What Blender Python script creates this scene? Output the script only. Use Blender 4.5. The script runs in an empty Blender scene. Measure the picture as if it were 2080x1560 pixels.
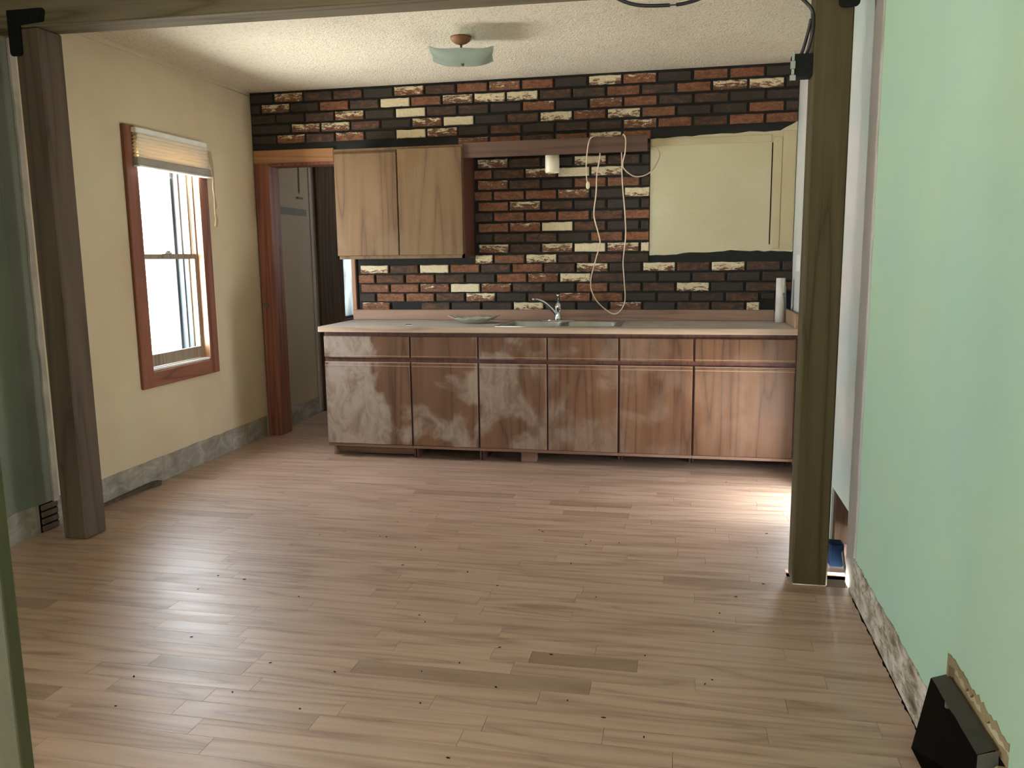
import bpy, bmesh, math, random
from mathutils import Vector, Matrix
random.seed(7)
sc = bpy.context.scene
COL = sc.collection

# ------------------------------------------------------------------ camera
F_PX = 1668.2
yaw, pitch, roll = math.radians(11.804), math.radians(8.763), math.radians(-0.712)
Fw = Vector((-math.sin(yaw)*math.cos(pitch), math.cos(yaw)*math.cos(pitch), -math.sin(pitch)))
Rt = Vector((math.cos(yaw), math.sin(yaw), 0)); Up = Rt.cross(Fw)
R2 = math.cos(roll)*Rt + math.sin(roll)*Up
U2 = math.cos(roll)*Up - math.sin(roll)*Rt
cam_d = bpy.data.cameras.new('camera'); cam = bpy.data.objects.new('camera', cam_d); COL.objects.link(cam)
m = Matrix((R2, U2, -Fw)).transposed().to_4x4(); m.translation = Vector((3.193, -5.841, 1.364))
cam.matrix_world = m
cam_d.sensor_fit = 'HORIZONTAL'; cam_d.sensor_width = 36; cam_d.lens = F_PX/2080*36
cam_d.clip_start = 0.02
sc.camera = cam

# ------------------------------------------------------------------ world, light, exposure
sc.view_settings.view_transform = 'Standard'; sc.view_settings.look = 'None'
sc.view_settings.gamma = 1; sc.view_settings.use_curve_mapping = False
sc.view_settings.exposure = 0.62
WORLD = 38.0
w = bpy.data.worlds.new('daylight'); sc.world = w; w.use_nodes = True
bg = w.node_tree.nodes['Background']; bg.inputs[1].default_value = WORLD
# hazy sky above the horizon, brighter sunlit ground below it
_tc = w.node_tree.nodes.new('ShaderNodeTexCoord'); _sx = w.node_tree.nodes.new('ShaderNodeSeparateXYZ'); _mr = w.node_tree.nodes.new('ShaderNodeValToRGB'); _ad = w.node_tree.nodes.new('ShaderNodeMath')
_ad.operation = 'MULTIPLY_ADD'; _ad.inputs[1].default_value = .5; _ad.inputs[2].default_value = .5
w.node_tree.links.new(_tc.outputs['Generated'], _sx.inputs[0]); w.node_tree.links.new(_sx.outputs[2], _ad.inputs[0]); w.node_tree.links.new(_ad.outputs[0], _mr.inputs[0]); w.node_tree.links.new(_mr.outputs[0], bg.inputs[0])
_mr.color_ramp.elements[0].position = .44; _mr.color_ramp.elements[0].color = (1.0, .975, .93, 1)
_mr.color_ramp.elements[1].position = .56; _mr.color_ramp.elements[1].color = (.58, .63, .69, 1)
sc.cycles.max_bounces = 10; sc.cycles.diffuse_bounces = 6; sc.cycles.transparent_max_bounces = 12
sc.cycles.sample_clamp_indirect = 40; sc.cycles.use_denoising = True
sc.cycles.caustics_reflective = False; sc.cycles.caustics_refractive = False

def portal(name, loc, direction, sx, sz):
    """a sky portal standing in a wall opening: it adds no light, it only guides the sampling of the sky"""
    l = bpy.data.lights.new(name, 'AREA'); l.shape = 'RECTANGLE'; l.size = sx; l.size_y = sz
    l.cycles.is_portal = True
    o = bpy.data.objects.new(name, l); COL.objects.link(o)
    o.location = loc; o.rotation_euler = Vector(direction).to_track_quat('-Z', 'Z' if abs(direction[2]) < .5 else 'Y').to_euler()
    return o

XR, XK, H = 3.883, 3.909, 2.596
YB = -8.4          # wall behind the camera
YE = 3.3           # end of the room beyond the passage
WY0, WY1, WZ0, WZ1 = -1.40, -0.762, 0.70, 2.07       # visible kitchen window
portal('sky_portal', (-0.24, (WY0+WY1)/2, (WZ0+WZ1)/2), (1, 0, 0), .64, 1.37)
portal('sky_portal', (XK+.16, -1.22, .325), (-1, 0, 0), .60, .55)
portal('sky_portal', (-0.24, -6.3, 1.525), (1, 0, 0), 1.2, 1.15)
portal('sky_portal', (2.2, YB-.16, 1.6), (0, 1, 0), .4, .8)
portal('sky_portal', (-0.24, 1.86, 1.45), (1, 0, 0), .62, 1.3)
portal('sky_portal', (1.2, YE+.13, 1.75), (0, -1, 0), .4, .5)

# ------------------------------------------------------------------ node helpers
class NT:
    def __init__(s, name):
        s.m = bpy.data.materials.new(name); s.m.use_nodes = True
        s.t = s.m.node_tree; s.b = s.t.nodes['Principled BSDF']
    def n(s, ty, **k):
        x = s.t.nodes.new(ty)
        for a, v in k.items(): setattr(x, a, v)
        return x
    def put(s, sock, v):
        if isinstance(v, bpy.types.NodeSocket): s.t.links.new(v, sock)
        elif isinstance(v, (tuple, list)) and sock.type == 'RGBA': sock.default_value = (*v[:3], 1)
        else: sock.default_value = v
    def pos(s, scale=(1, 1, 1), off=None):
        g = s.n('ShaderNodeNewGeometry').outputs['Position']
        if off is not None: g = s.vm('ADD', g, off)
        return s.vm('MULTIPLY', g, scale)
    def vm(s, op, a, b):
        x = s.n('ShaderNodeVectorMath', operation=op); s.put(x.inputs[0], a); s.put(x.inputs[1], b); return x.outputs[0]
    def noise(s, vec, scale=1, detail=3, rough=.5, dist=0, col=False):
        x = s.n('ShaderNodeTexNoise'); s.put(x.inputs['Vector'], vec); x.inputs['Scale'].default_value = scale
        x.inputs['Detail'].default_value = detail; x.inputs['Roughness'].default_value = rough; x.inputs['Distortion'].default_value = dist
        return x.outputs['Color' if col else 'Fac']
    def mth(s, op, a, b=0.0, c=None, clamp=False):
        x = s.n('ShaderNodeMath', operation=op, use_clamp=clamp); s.put(x.inputs[0], a); s.put(x.inputs[1], b)
        if c is not None: s.put(x.inputs[2], c)
        return x.outputs[0]
    def rmp(s, f, stops):
        x = s.n('ShaderNodeValToRGB'); s.put(x.inputs[0], f); e = x.color_ramp.elements
        while len(e) < len(stops): e.new(.5)
        for el, (p, c) in zip(e, stops):
            el.position = p; el.color = (*c, 1) if isinstance(c, (tuple, list)) else (c, c, c, 1)
        return x.outputs[0]
    def sm(s, f, lo, hi, a=0., b=1.):
        x = s.n('ShaderNodeMapRange', interpolation_type='SMOOTHSTEP'); s.put(x.inputs[0], f)
        for i, v in enumerate((lo, hi, a, b)): s.put(x.inputs[i+1], v)
        return x.outputs[0]
    def mix(s, f, a, b, mode='MIX'):
        x = s.n('ShaderNodeMix', data_type='RGBA', blend_type=mode); s.put(x.inputs['Factor'], f); s.put(x.inputs['A'], a) if False else None
        s.put(x.inputs[6], a); s.put(x.inputs[7], b); return x.outputs[2]
    def attr(s, name):
        return s.n('ShaderNodeAttribute', attribute_name=name)
    def bump(s, h, strength=.3, dist=.01):
        x = s.n('ShaderNodeBump'); x.inputs['Strength'].default_value = strength; x.inputs['Distance'].default_value = dist
        s.put(x.inputs['Height'], h); return x.outputs[0]
    def done(s, col, rough=.6, metal=0., nrm=None, spec=None):
        s.put(s.b.inputs['Base Color'], col); s.put(s.b.inputs['Roughness'], rough); s.put(s.b.inputs['Metallic'], metal)
        if nrm is not None: s.put(s.b.inputs['Normal'], nrm)
        if spec is not None: s.b.inputs['Specular IOR Level'].default_value = spec
        return s.m

def plain(name, c, rough=.5, metal=0., var=.08, spec=None):
    t = NT(name); n = t.noise(t.pos(), 9, 4)
    return t.done(t.mix(t.sm(n, .3, .7), tuple(x*(1-var) for x in c), tuple(min(1, x*(1+var)) for x in c)), rough, metal, None, spec)

def paint(name, c, c2, rough=.75, amp=.25, spec=.3, fine=160, stain=None):
    t = NT(name); p = t.pos()
    n = t.noise(p, 1.3, 4, .55); base = t.mix(t.sm(n, .35, .68), c, c2)
    if stain: base = t.mix(t.sm(t.noise(p, 5.5, 6, .7), .60, .72, 0, .5), base, stain)
    b = t.noise(p, fine, 3, .6); b2 = t.noise(p, 14, 3, .6)
    h = t.mth('ADD', t.mth('MULTIPLY', b, .35), b2)
    return t.done(base, rough, 0, t.bump(h, amp, .004), spec)

def wood(name, dark, mid, light, axis='z', freq=9., rough=.5, dust=None, dust_col=(.5, .42, .38), knots=False, seed=0., spec=.4, ring=7.):
    t = NT(name)
    lo, hi = .55, freq
    sc_ = {'x': (lo, hi, hi), 'y': (hi, lo, hi), 'z': (hi, hi, lo)}[axis]
    p = t.pos(sc_, (seed, seed*.7, seed*.3))
    n = t.noise(p, .55, 2, .45, .25)
    rings = t.mth('FRACT', t.mth('MULTIPLY', n, ring))
    rings = t.mth('PINGPONG', t.mth('MULTIPLY', n, ring*2), 1.)
    fs = {'x': (3, 160, 160), 'y': (160, 3, 160), 'z': (160, 160, 3)}[axis]
    fine = t.noise(t.pos(fs), 1, 3, .6)
    f = t.mth('ADD', t.mth('MULTIPLY', t.mth('POWER', rings, .55), .55), t.mth('MULTIPLY', fine, .6))
    c = t.rmp(f, [(.30, dark), (.56, mid), (.95, light)])
    big = t.noise(t.pos((2, 2, 2)), 1, 2)
    c = t.mix(t.sm(big, .3, .7, 0, .25), c, tuple(x*.72 for x in mid))
    if knots:
        kv = t.n('ShaderNodeTexVoronoi'); ks = {'x': (.9, 5, 5), 'y': (5, .9, 5), 'z': (5, 5, 1.1)}[axis]
        t.put(kv.inputs['Vector'], t.pos(ks, (seed, .3, .1))); kv.inputs['Scale'].default_value = 1.6
        c = t.mix(t.sm(kv.outputs['Distance'], .05, .14, .8, 0), c, tuple(x*.3 for x in dark))
    if dust:
        d = t.noise(t.pos((1, 1, .9), (2.3, 0, 1.7)), 2.6, 4, .5, .35)
        x = t.n('ShaderNodeSeparateXYZ'); t.put(x.inputs[0], t.pos())
        lim = t.mth('MULTIPLY', t.sm(x.outputs[0], .9, 3.5, 1., .12), dust)
        dm = t.mth('MULTIPLY', t.sm(d, .46, .56), lim)
        sw = t.noise(t.pos((1, 1, .6), (5, 0, 0)), 11, 6, .7, .8)
        dm = t.mth('MULTIPLY', dm, t.sm(sw, .30, .62, .35, 1))
        c = t.mix(dm, c, dust_col)
        rr = t.mth('ADD', rough, t.mth('MULTIPLY', dm, .25))
    else: rr = rough
    return t.done(c, rr, 0, t.bump(f, .12, .002), spec)

# ------------------------------------------------------------------ materials
M = {}
M['cream'] = paint('cream_wall_paint', (.62, .535, .38), (.57, .465, .325), amp=.35)
M['green'] = paint('mint_wall_paint', (.375, .535, .365), (.34, .51, .38), amp=.35)
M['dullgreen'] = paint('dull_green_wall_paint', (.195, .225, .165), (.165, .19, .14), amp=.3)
M['bareplaster'] = paint('bare_wall_plaster', (.50, .47, .42), (.38, .36, .31), rough=.9, amp=.5)
M['greygreen'] = paint('grey_green_worn_paint', (.20, .21, .165), (.16, .18, .14), rough=.85, amp=.3)
M['olive'] = paint('olive_green_paint', (.105, .095, .05), (.08, .075, .04), amp=.5)
M['drywall'] = paint('pale_drywall', (.62, .60, .575), (.43, .55, .51), rough=.55, amp=.1)
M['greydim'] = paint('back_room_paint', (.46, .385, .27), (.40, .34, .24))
M['oldcream'] = paint('old_cream_panel_paint', (.60, .56, .38), (.55, .51, .33), rough=.6, amp=.6, fine=60)
M['oldtan'] = paint('old_tan_panel_paint', (.50, .42, .26), (.56, .50, .32), rough=.7, amp=.9, fine=45, stain=(.30, .17, .09))
M['mastic'] = paint('black_mastic', (.012, .013, .011), (.02, .02, .017), rough=.75, amp=.8, fine=40)
M['casing'] = wood('red_brown_casing_wood', (0.1144, 0.0400, 0.0255), (0.2200, 0.0840, 0.0553), (0.2904, 0.1200, 0.0765), 'z', 14, .6, knots=True, spec=.2)
M['casingh'] = wood('red_brown_casing_wood_horizontal', (0.1320, 0.0480, 0.0298), (0.2376, 0.0960, 0.0595), (0.3080, 0.1360, 0.0850), 'y', 14, .45)
M['orange'] = wood('orange_pine_casing', (0.2400, 0.1040, 0.0400), (0.3680, 0.1760, 0.0800), (0.4400, 0.2400, 0.1200), 'x', 12, .4, knots=True)
M['goldjamb'] = wood('golden_jamb_wood', (.22, .105, .05), (.33, .165, .085), (.42, .23, .12), 'z', 14, .35)
M['darkwood'] = wood('dark_brown_wood', (.05, .032, .02), (.085, .055, .035), (.12, .08, .05), 'z', 10, .85, spec=.08)
M['sashwood'] = wood('weathered_sash_wood', (.14, .10, .07), (.24, .185, .13), (.32, .255, .19), 'z', 20, .5)
M['oak'] = wood('oak_laminate', (0.0556, 0.0220, 0.0086), (0.1137, 0.0499, 0.0212), (0.1548, 0.0739, 0.0342), 'z', 8, .5, dust=.85, dust_col=(.33, .265, .21))
M['oakup'] = wood('dusty_oak_laminate', (0.0697, 0.0342, 0.0116), (0.1325, 0.0725, 0.0270), (0.1673, 0.0967, 0.0386), 'z', 8, .5, dust=.35, dust_col=(0.1762, 0.1205, 0.0668), seed=3.1)
M['oakh'] = wood('oak_laminate_horizontal', (.20, .11, .065), (.32, .195, .12), (.40, .26, .17), 'x', 12, .5, dust=.5, ring=5)
M['reddark'] = wood('dark_red_cabinet_frame', (.05, .018, .012), (.085, .03, .02), (.12, .045, .03), 'z', 12, .5)
M['redwood'] = wood('reddish_frame_wood', (.13, .065, .04), (.20, .105, .07), (.25, .14, .095), 'x', 12, .5)
M['valance'] = wood('brown_valance_board', (0.0622, 0.0293, 0.0175), (0.0933, 0.0476, 0.0286), (0.1120, 0.0605, 0.0381), 'x', 14, .55)
M['postL'] = wood('grey_brown_timber', (0.0663, 0.0472, 0.0329), (0.1014, 0.0762, 0.0549), (0.1326, 0.1029, 0.0732), 'z', 9, .75, knots=True, spec=.2)
M['postR'] = wood('olive_brown_timber', (0.045, 0.033, 0.013), (0.076, 0.057, 0.025), (0.100, 0.079, 0.039), 'z', 9, .75, knots=True, seed=4.0, spec=.2)
M['beam'] = wood('treated_beam_timber', (0.0957, 0.0767, 0.0420), (0.1653, 0.1363, 0.0840), (0.2262, 0.1917, 0.1302), 'x', 9, .8, knots=True, seed=2., spec=.2)
M['board'] = wood('pale_plank_edge', (.30, .20, .13), (.42, .30, .2), (.5, .38, .27), 'z', 20, .6)
M['black'] = plain('black_powder_coated_steel', (.006, .006, .006), .6, spec=.2)
M['cable'] = plain('black_cable_sheath', (.012, .012, .012), .45)
M['cord'] = plain('cream_cord_sheath', (.62, .50, .36), .5)
M['tancord'] = plain('tan_blind_cord', (.42, .30, .18), .7)
M['warmgrey'] = plain('warm_grey_blind_rail', (.30, .275, .24), .5)
M['plastic'] = plain('cream_plastic', (.78, .72, .52), .4)
M['white'] = plain('white_plastic', (.78, .78, .76), .4)
M['chrome'] = plain('chrome', (.75, .76, .78), .1, 1., .02)
M['steel'] = plain('dusty_stainless_steel', (.46, .48, .47), .33, 1., .1)
M['galv'] = plain('dull_galvanised_metal', (.085, .085, .062), .7, 0.)
M['zinc'] = plain('zinc_plated_bracket', (.42, .45, .40), .4, .7)
M['blue'] = plain('blue_plastic', (.006, .018, .05), .8, spec=.1)
M['void'] = plain('dark_cavity', (.010, .008, .006), .95, spec=0.)
M['brown'] = plain('rusty_brown_canopy', (.30, .14, .06), .55)
M['paper'] = plain('off_white_paper', (.66, .64, .58), .8)
M['alum'] = plain('bluish_white_painted_frame', (.085, .105, .117), .7, spec=.1)
M['alumg'] = plain('grey_storm_track', (.062, .068, .070), .7, spec=.1)
M['pinkt'] = plain('pinkish_stop_bead', (.10, .085, .075), .7, spec=.1)
M['trimw'] = plain('chalky_white_trim', (.36, .33, .27), .7, 0, .15)

def m_lathplaster():
    t = NT('broken_plaster'); p = t.pos((1, 1, 2))
    n = t.noise(p, 9, 6, .65, .5); n2 = t.noise(t.pos((1, 3, 12)), 6, 4, .6)
    c = t.rmp(n, [(.3, (.07, .05, .03)), (.45, (.30, .26, .18)), (.58, (.50, .46, .38)), (.75, (.62, .60, .52))])
    c = t.mix(t.sm(n2, .56, .64, 0, .75), c, (.16, .11, .05))
    return t.done(c, .9, 0, t.bump(n, .8, .01))
M['broken'] = m_lathplaster()
M['palestreak'] = paint('pale_broken_plaster', (.50, .44, .28), (.25, .19, .10), rough=.95, amp=1., fine=50)
M['brokendark'] = paint('broken_brown_plaster', (.30, .23, .12), (.13, .095, .05), rough=.95, amp=1., fine=50, stain=(.05, .035, .02))
def m_greyplaster():
    t = NT('grey_unpainted_plaster'); n = t.noise(t.pos((1, 1, 1.6)), 7, 6, .65, .6); n2 = t.noise(t.pos((60, 60, 3)), 1, 3)
    c = t.rmp(n, [(.3, (.19, .17, .135)), (.5, (.30, .275, .23)), (.68, (.42, .40, .355))])
    c = t.mix(t.sm(n2, .55, .7, 0, .35), c, (.17, .15, .12))
    return t.done(c, .9, 0, t.bump(n, .7, .006))
M['greyplaster'] = m_greyplaster()

def m_ceiling():
    t = NT('popcorn_ceiling'); p = t.pos()
    n = t.noise(p, 58, 4, .75); v = t.n('ShaderNodeTexVoronoi'); t.put(v.inputs['Vector'], p); v.inputs['Scale'].default_value = 85
    h = t.mth('ADD', t.mth('MULTIPLY', n, 1.2), t.mth('MULTIPLY', v.outputs['Distance'], -.6))
    big = t.noise(p, 1.5, 3); c = t.mix(t.sm(big, .3, .7), (.80, .725, .57), (.75, .68, .54))
    c = t.mix(t.sm(n, .50, .64, 0, .5), c, (.45, .39, .29))
    return t.done(c, .9, 0, t.bump(h, .9, .008), .2)
M['ceiling'] = m_ceiling()

def m_floor():
    t = NT('sanded_oak_planks'); a = t.attr('Col'); s = t.n('ShaderNodeSeparateColor'); t.put(s.inputs[0], a.outputs['Color'])
    off = t.n('ShaderNodeCombineXYZ'); t.put(off.inputs[0], t.mth('MULTIPLY', s.outputs[0], 37.)); t.put(off.inputs[1], t.mth('MULTIPLY', s.outputs[1], 19.))
    g = t.n('ShaderNodeNewGeometry').outputs['Position']
    p = t.vm('ADD', g, off.outputs[0])
    n = t.noise(t.vm('MULTIPLY', p, (.75, 9, 1)), 1, 2, .45, .3)
    rings = t.mth('PINGPONG', t.mth('MULTIPLY', n, 11.), 1.)
    fine = t.noise(t.vm('MULTIPLY', p, (7, 260, 1)), 1, 3, .65)
    f = t.mth('ADD', t.mth('MULTIPLY', t.mth('POWER', rings, .6), .48), t.mth('MULTIPLY', fine, .55))
    c = t.rmp(f, [(.22, (.18, .094, .054)), (.42, (.33, .202, .137)), (.8, (.46, .315, .225))])
    c = t.mix(t.sm(s.outputs[2], 0, 1, 0, .75), c, (.19, .11, .06))
    stain = t.noise(t.pos((1, 1.6, 1)), 1.1, 4, .6)
    c = t.mix(t.sm(stain, .45, .7, 0, .22), c, (.36, .22, .155))
    r = t.sm(t.noise(t.vm('MULTIPLY', p, (2, 12, 1)), 1, 3), .3, .7, .40, .54)
    t.b.inputs['Coat Weight'].default_value = .7; t.b.inputs['Coat Roughness'].default_value = .42; t.b.inputs['Coat IOR'].default_value = 1.6
    return t.done(c, r, 0, t.bump(f, .14, .0015), .85)
M['floor'] = m_floor()

def m_brick():
    t = NT('mixed_antique_brick'); a = t.attr('Col'); s = t.n('ShaderNodeSeparateColor'); t.put(s.inputs[0], a.outputs['Color'])
    uv = t.n('ShaderNodeUVMap', uv_map='UVMap').outputs[0]; su = t.n('ShaderNodeSeparateXYZ'); t.put(su.inputs[0], uv)
    p = t.pos()
    n1 = t.noise(t.pos((1, 1, 2.)), 16, 5, .65, .4); n2 = t.noise(t.pos((1, 1, 1.5)), 60, 4, .7); n3 = t.noise(t.pos((1.2, 1, 4), (3, 0, 2)), 14, 7, .8, .4)
    k = t.mth('ADD', s.outputs[0], t.mth('MULTIPLY', t.mth('SUBTRACT', n1, .5), 1.5))
    c = t.rmp(k, [(.12, (.046, .040, .034)), (.42, (.078, .052, .038)), (.62, (.15, .072, .042)), (.95, (.265, .125, .068))])
    c = t.mix(t.sm(n2, .42, .66, 0, .5), c, (.035, .028, .022))
    hue = t.mix(s.outputs[2], (1.0, 1.0, 1.0), (1.05, .93, .85)); c = t.mix(1., c, hue, 'MULTIPLY')
    # white paint left on the face: mostly near the upper edge (UV y), all over when G is high
    wv = t.mth('ADD', t.mth('ADD', t.mth('MULTIPLY', t.mth('SUBTRACT', n3, .5), 2.6), t.mth('MULTIPLY', t.mth('SUBTRACT', su.outputs[1], .5), .36)), t.mth('SUBTRACT', s.outputs[1], .55))
    mask = t.sm(wv, -.02, .05)
    mask = t.mth('MULTIPLY', mask, t.sm(s.outputs[1], .05, .2))
    wc = t.mix(t.sm(n2, .3, .75), (.74, .66, .45), (.60, .50, .32))
    c = t.mix(mask, c, wc)
    h = t.mth('ADD', n1, t.mth('MULTIPLY', n2, .4))
    return t.done(c, .8, 0, t.bump(h, .6, .004), .25)
M['brick'] = m_brick()

def m_glass(name, tint, gl=.06):
    t = NT(name); t.t.nodes.remove(t.b)
    tr = t.n('ShaderNodeBsdfTransparent'); tr.inputs[0].default_value = (*tint, 1)
    g = t.n('ShaderNodeBsdfGlossy'); g.inputs['Roughness'].default_value = .02
    mx = t.n('ShaderNodeMixShader'); mx.inputs[0].default_value = gl
    t.t.links.new(tr.outputs[0], mx.inputs[1]); t.t.links.new(g.outputs[0], mx.inputs[2])
    t.t.links.new(mx.outputs[0], t.t.nodes['Material Output'].inputs[0]); return t.m
M['pane'] = m_glass('window_glass', (.97, .98, .98))
def m_film(name, c):
    t = NT(name); t.t.nodes.remove(t.b)
    tl = t.n('ShaderNodeBsdfTranslucent'); t.put(tl.inputs[0], t.mix(t.sm(t.noise(t.pos((4, 4, 2)), 2, 3), .35, .65), tuple(x*.8 for x in c), tuple(x*1.1 for x in c)))
    t.t.links.new(tl.outputs[0], t.t.nodes['Material Output'].inputs[0]); return t.m
def m_blind():
    t = NT('cellular_blind_fabric'); b = t.b; b.inputs['Base Color'].default_value = (.86, .80, .68, 1); b.inputs['Roughness'].default_value = .9
    tl = t.n('ShaderNodeBsdfTranslucent'); tl.inputs[0].default_value = (.80, .62, .38, 1)
    mx = t.n('ShaderNodeMixShader'); mx.inputs[0].default_value = .12
    t.t.links.new(b.outputs[0], mx.inputs[1]); t.t.links.new(tl.outputs[0], mx.inputs[2])
    t.t.links.new(mx.outputs[0], t.t.nodes['Material Output'].inputs[0]); return t.m
M['blind'] = m_blind()
def m_frost(name, c, tc, f):
    t = NT(name); b = t.b; b.inputs['Base Color'].default_value = (*c, 1); b.inputs['Roughness'].default_value = .25
    tl = t.n('ShaderNodeBsdfTranslucent'); tl.inputs[0].default_value = (*tc, 1)
    mx = t.n('ShaderNodeMixShader'); mx.inputs[0].default_value = f
    t.t.links.new(b.outputs[0], mx.inputs[1]); t.t.links.new(tl.outputs[0], mx.inputs[2])
    t.t.links.new(mx.outputs[0], t.t.nodes['Material Output'].inputs[0]); return t.m
M['shade'] = m_frost('frosted_lamp_glass', (.50, .58, .52), (.6, .66, .6), .25)
M['dish'] = m_frost('dusty_green_glass', (.56, .56, .47), (.62, .64, .55), .3)

# ------------------------------------------------------------------ mesh helpers
def new_bm():
    bm = bmesh.new(); bm.loops.layers.uv.new('UVMap'); return bm
def add_box(bm, lo, hi, c=0., mi=0, seg=1):
    r = bmesh.ops.create_cube(bm, size=1)
    vs = r['verts']
    for v in vs:
        v.co = Vector(((lo[i]+hi[i])/2 + v.co[i]*(hi[i]-lo[i]) for i in range(3)))
    fs = list({f for v in vs for f in v.link_faces})
    for f in fs: f.material_index = mi
    if c > 0:
        es = list({e for v in vs for e in v.link_edges})
        r = bmesh.ops.bevel(bm, geom=es, offset=c, segments=seg, affect='EDGES', profile=.5)
        for f in r['faces']: f.material_index = mi
    return vs
def add_poly(bm, pts, n, mi=0):
    """prism from polygon pts (3D, planar) extruded by vector n"""
    n = Vector(n); a = [bm.verts.new(p) for p in pts]; b = [bm.verts.new(Vector(p)+n) for p in pts]
    fs = [bm.faces.new(a), bm.faces.new(b[::-1])]
    k = len(pts)
    for i in range(k): fs.append(bm.faces.new((a[i], b[i], b[(i+1) % k], a[(i+1) % k])))
    for f in fs: f.material_index = mi
def smooth_pts(pts, n=8):
    P = [Vector(p) for p in pts]; P = [2*P[0]-P[1]] + P + [2*P[-1]-P[-2]]; out = []
    for i in range(1, len(P)-2):
        for k in range(n):
            t = k/n; a, b, c, d = P[i-1], P[i], P[i+1], P[i+2]
            out.append(.5*((2*b)+(c-a)*t+(2*a-5*b+4*c-d)*t*t+(3*b-a-3*c+d)*t**3))
    out.append(P[-2]); return out
def add_tube(bm, pts, r, seg=8, mi=0, cap=True):
    rr = r if isinstance(r, (list, tuple)) else [r]*len(pts)
    P = [Vector(p) for p in pts]; rings = []; prev = None
    for i, p in enumerate(P):
        d = (P[min(i+1, len(P)-1)]-P[max(i-1, 0)]).normalized()
        if prev is None:
            u = d.orthogonal().normalized()
        else:
            u = (prev - d*prev.dot(d)).normalized()
        prev = u; w_ = d.cross(u)
        rings.append([bm.verts.new(p + rr[i]*(math.cos(2*math.pi*k/seg)*u + math.sin(2*math.pi*k/seg)*w_)) for k in range(seg)])
    for a, b in zip(rings, rings[1:]):
        for k in range(seg):
            f = bm.faces.new((a[k], a[(k+1) % seg], b[(k+1) % seg], b[k])); f.material_index = mi; f.smooth = True
    if cap:
        for f in (bm.faces.new(rings[0][::-1]), bm.faces.new(rings[-1])): f.material_index = mi
def add_lathe(bm, cx, cy, prof, seg=24, mi=0):
    rings = []
    for r, z in prof:
        rings.append([bm.verts.new((cx+r*math.cos(2*math.pi*k/seg), cy+r*math.sin(2*math.pi*k/seg), z)) for k in range(seg)])
    for a, b in zip(rings, rings[1:]):
        for k in range(seg):
            f = bm.faces.new((a[k], a[(k+1) % seg], b[(k+1) % seg], b[k])); f.smooth = True; f.material_index = mi
    bm.faces.new(rings[0][::-1]); bm.faces.new(rings[-1])
def obj(name, bm, mats, parent=None, origin=None, col=False):
    bmesh.ops.recalc_face_normals(bm, faces=bm.faces[:])
    me = bpy.data.meshes.new(name)
    org = Vector(origin) if origin is not None else (Vector(parent['_o']) if parent is not None and '_o' in parent else Vector((0, 0, 0)))
    if org.length: bmesh.ops.translate(bm, verts=bm.verts[:], vec=-org)
    bm.to_mesh(me); bm.free()
    for m_ in (mats if isinstance(mats, (list, tuple)) else [mats]): me.materials.append(m_)
    o = bpy.data.objects.new(name, me); COL.objects.link(o)
    if parent is not None: o.parent = parent
    else: o.location = org
    o['_o'] = tuple(org)
    return o
def tag(o, label, cat, group=None):
    o['label'] = label; o['category'] = cat
    if group: o['group'] = group
    return o
def thing(name, loc, label, cat, group=None):
    o = bpy.data.objects.new(name, None); COL.objects.link(o); o.location = loc; o.empty_display_size = .05
    o['_o'] = tuple(loc); return tag(o, label, cat, group)
def struct(name, bm, mats, parent=None, origin=None):
    o = obj(name, bm, mats, parent, origin)
    if parent is None: o['kind'] = 'structure'
    return o
def boxes(*bs):
    bm = new_bm()
    for b in bs: add_box(bm, b[0], b[1], b[2] if len(b) > 2 else 0.)
    return bm

def wall_cells(bm, axis, p0, p1, us, zs, hole, mi=lambda u, z: 0):
    """slab between p0 and p1 on axis (0: X, 1: Y); us, zs are cut lines; hole(u,z) true -> open"""
    def P(p, u, z): return (p, u, z) if axis == 0 else (u, p, z)
    cell = lambda i, j: 0 <= i < len(us)-1 and 0 <= j < len(zs)-1 and not hole((us[i]+us[i+1])/2, (zs[j]+zs[j+1])/2)
    cache = {}
    def V(*k):
        if k not in cache: cache[k] = bm.verts.new(P(*k))
        return cache[k]
    def F(vs, m_):
        f = bm.faces.new(vs); f.material_index = m_
    for i in range(len(us)-1):
        for j in range(len(zs)-1):
            if not cell(i, j): continue
            a, b, c, d = us[i], us[i+1], zs[j], zs[j+1]; m_ = mi((a+b)/2, (c+d)/2)
            for p in (p0, p1): F([V(p, a, c), V(p, b, c), V(p, b, d), V(p, a, d)], m_)
            if not cell(i-1, j): F([V(p0, a, c), V(p1, a, c), V(p1, a, d), V(p0, a, d)], m_)
            if not cell(i+1, j): F([V(p0, b, c), V(p1, b, c), V(p1, b, d), V(p0, b, d)], m_)
            if not cell(i, j-1): F([V(p0, a, c), V(p1, a, c), V(p1, b, c), V(p0, b, c)], m_)
            if not cell(i, j+1): F([V(p0, a, d), V(p1, a, d), V(p1, b, d), V(p0, b, d)], m_)
inb = lambda u, z, r: r[0] < u < r[1] and r[2] < z < r[3]

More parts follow.
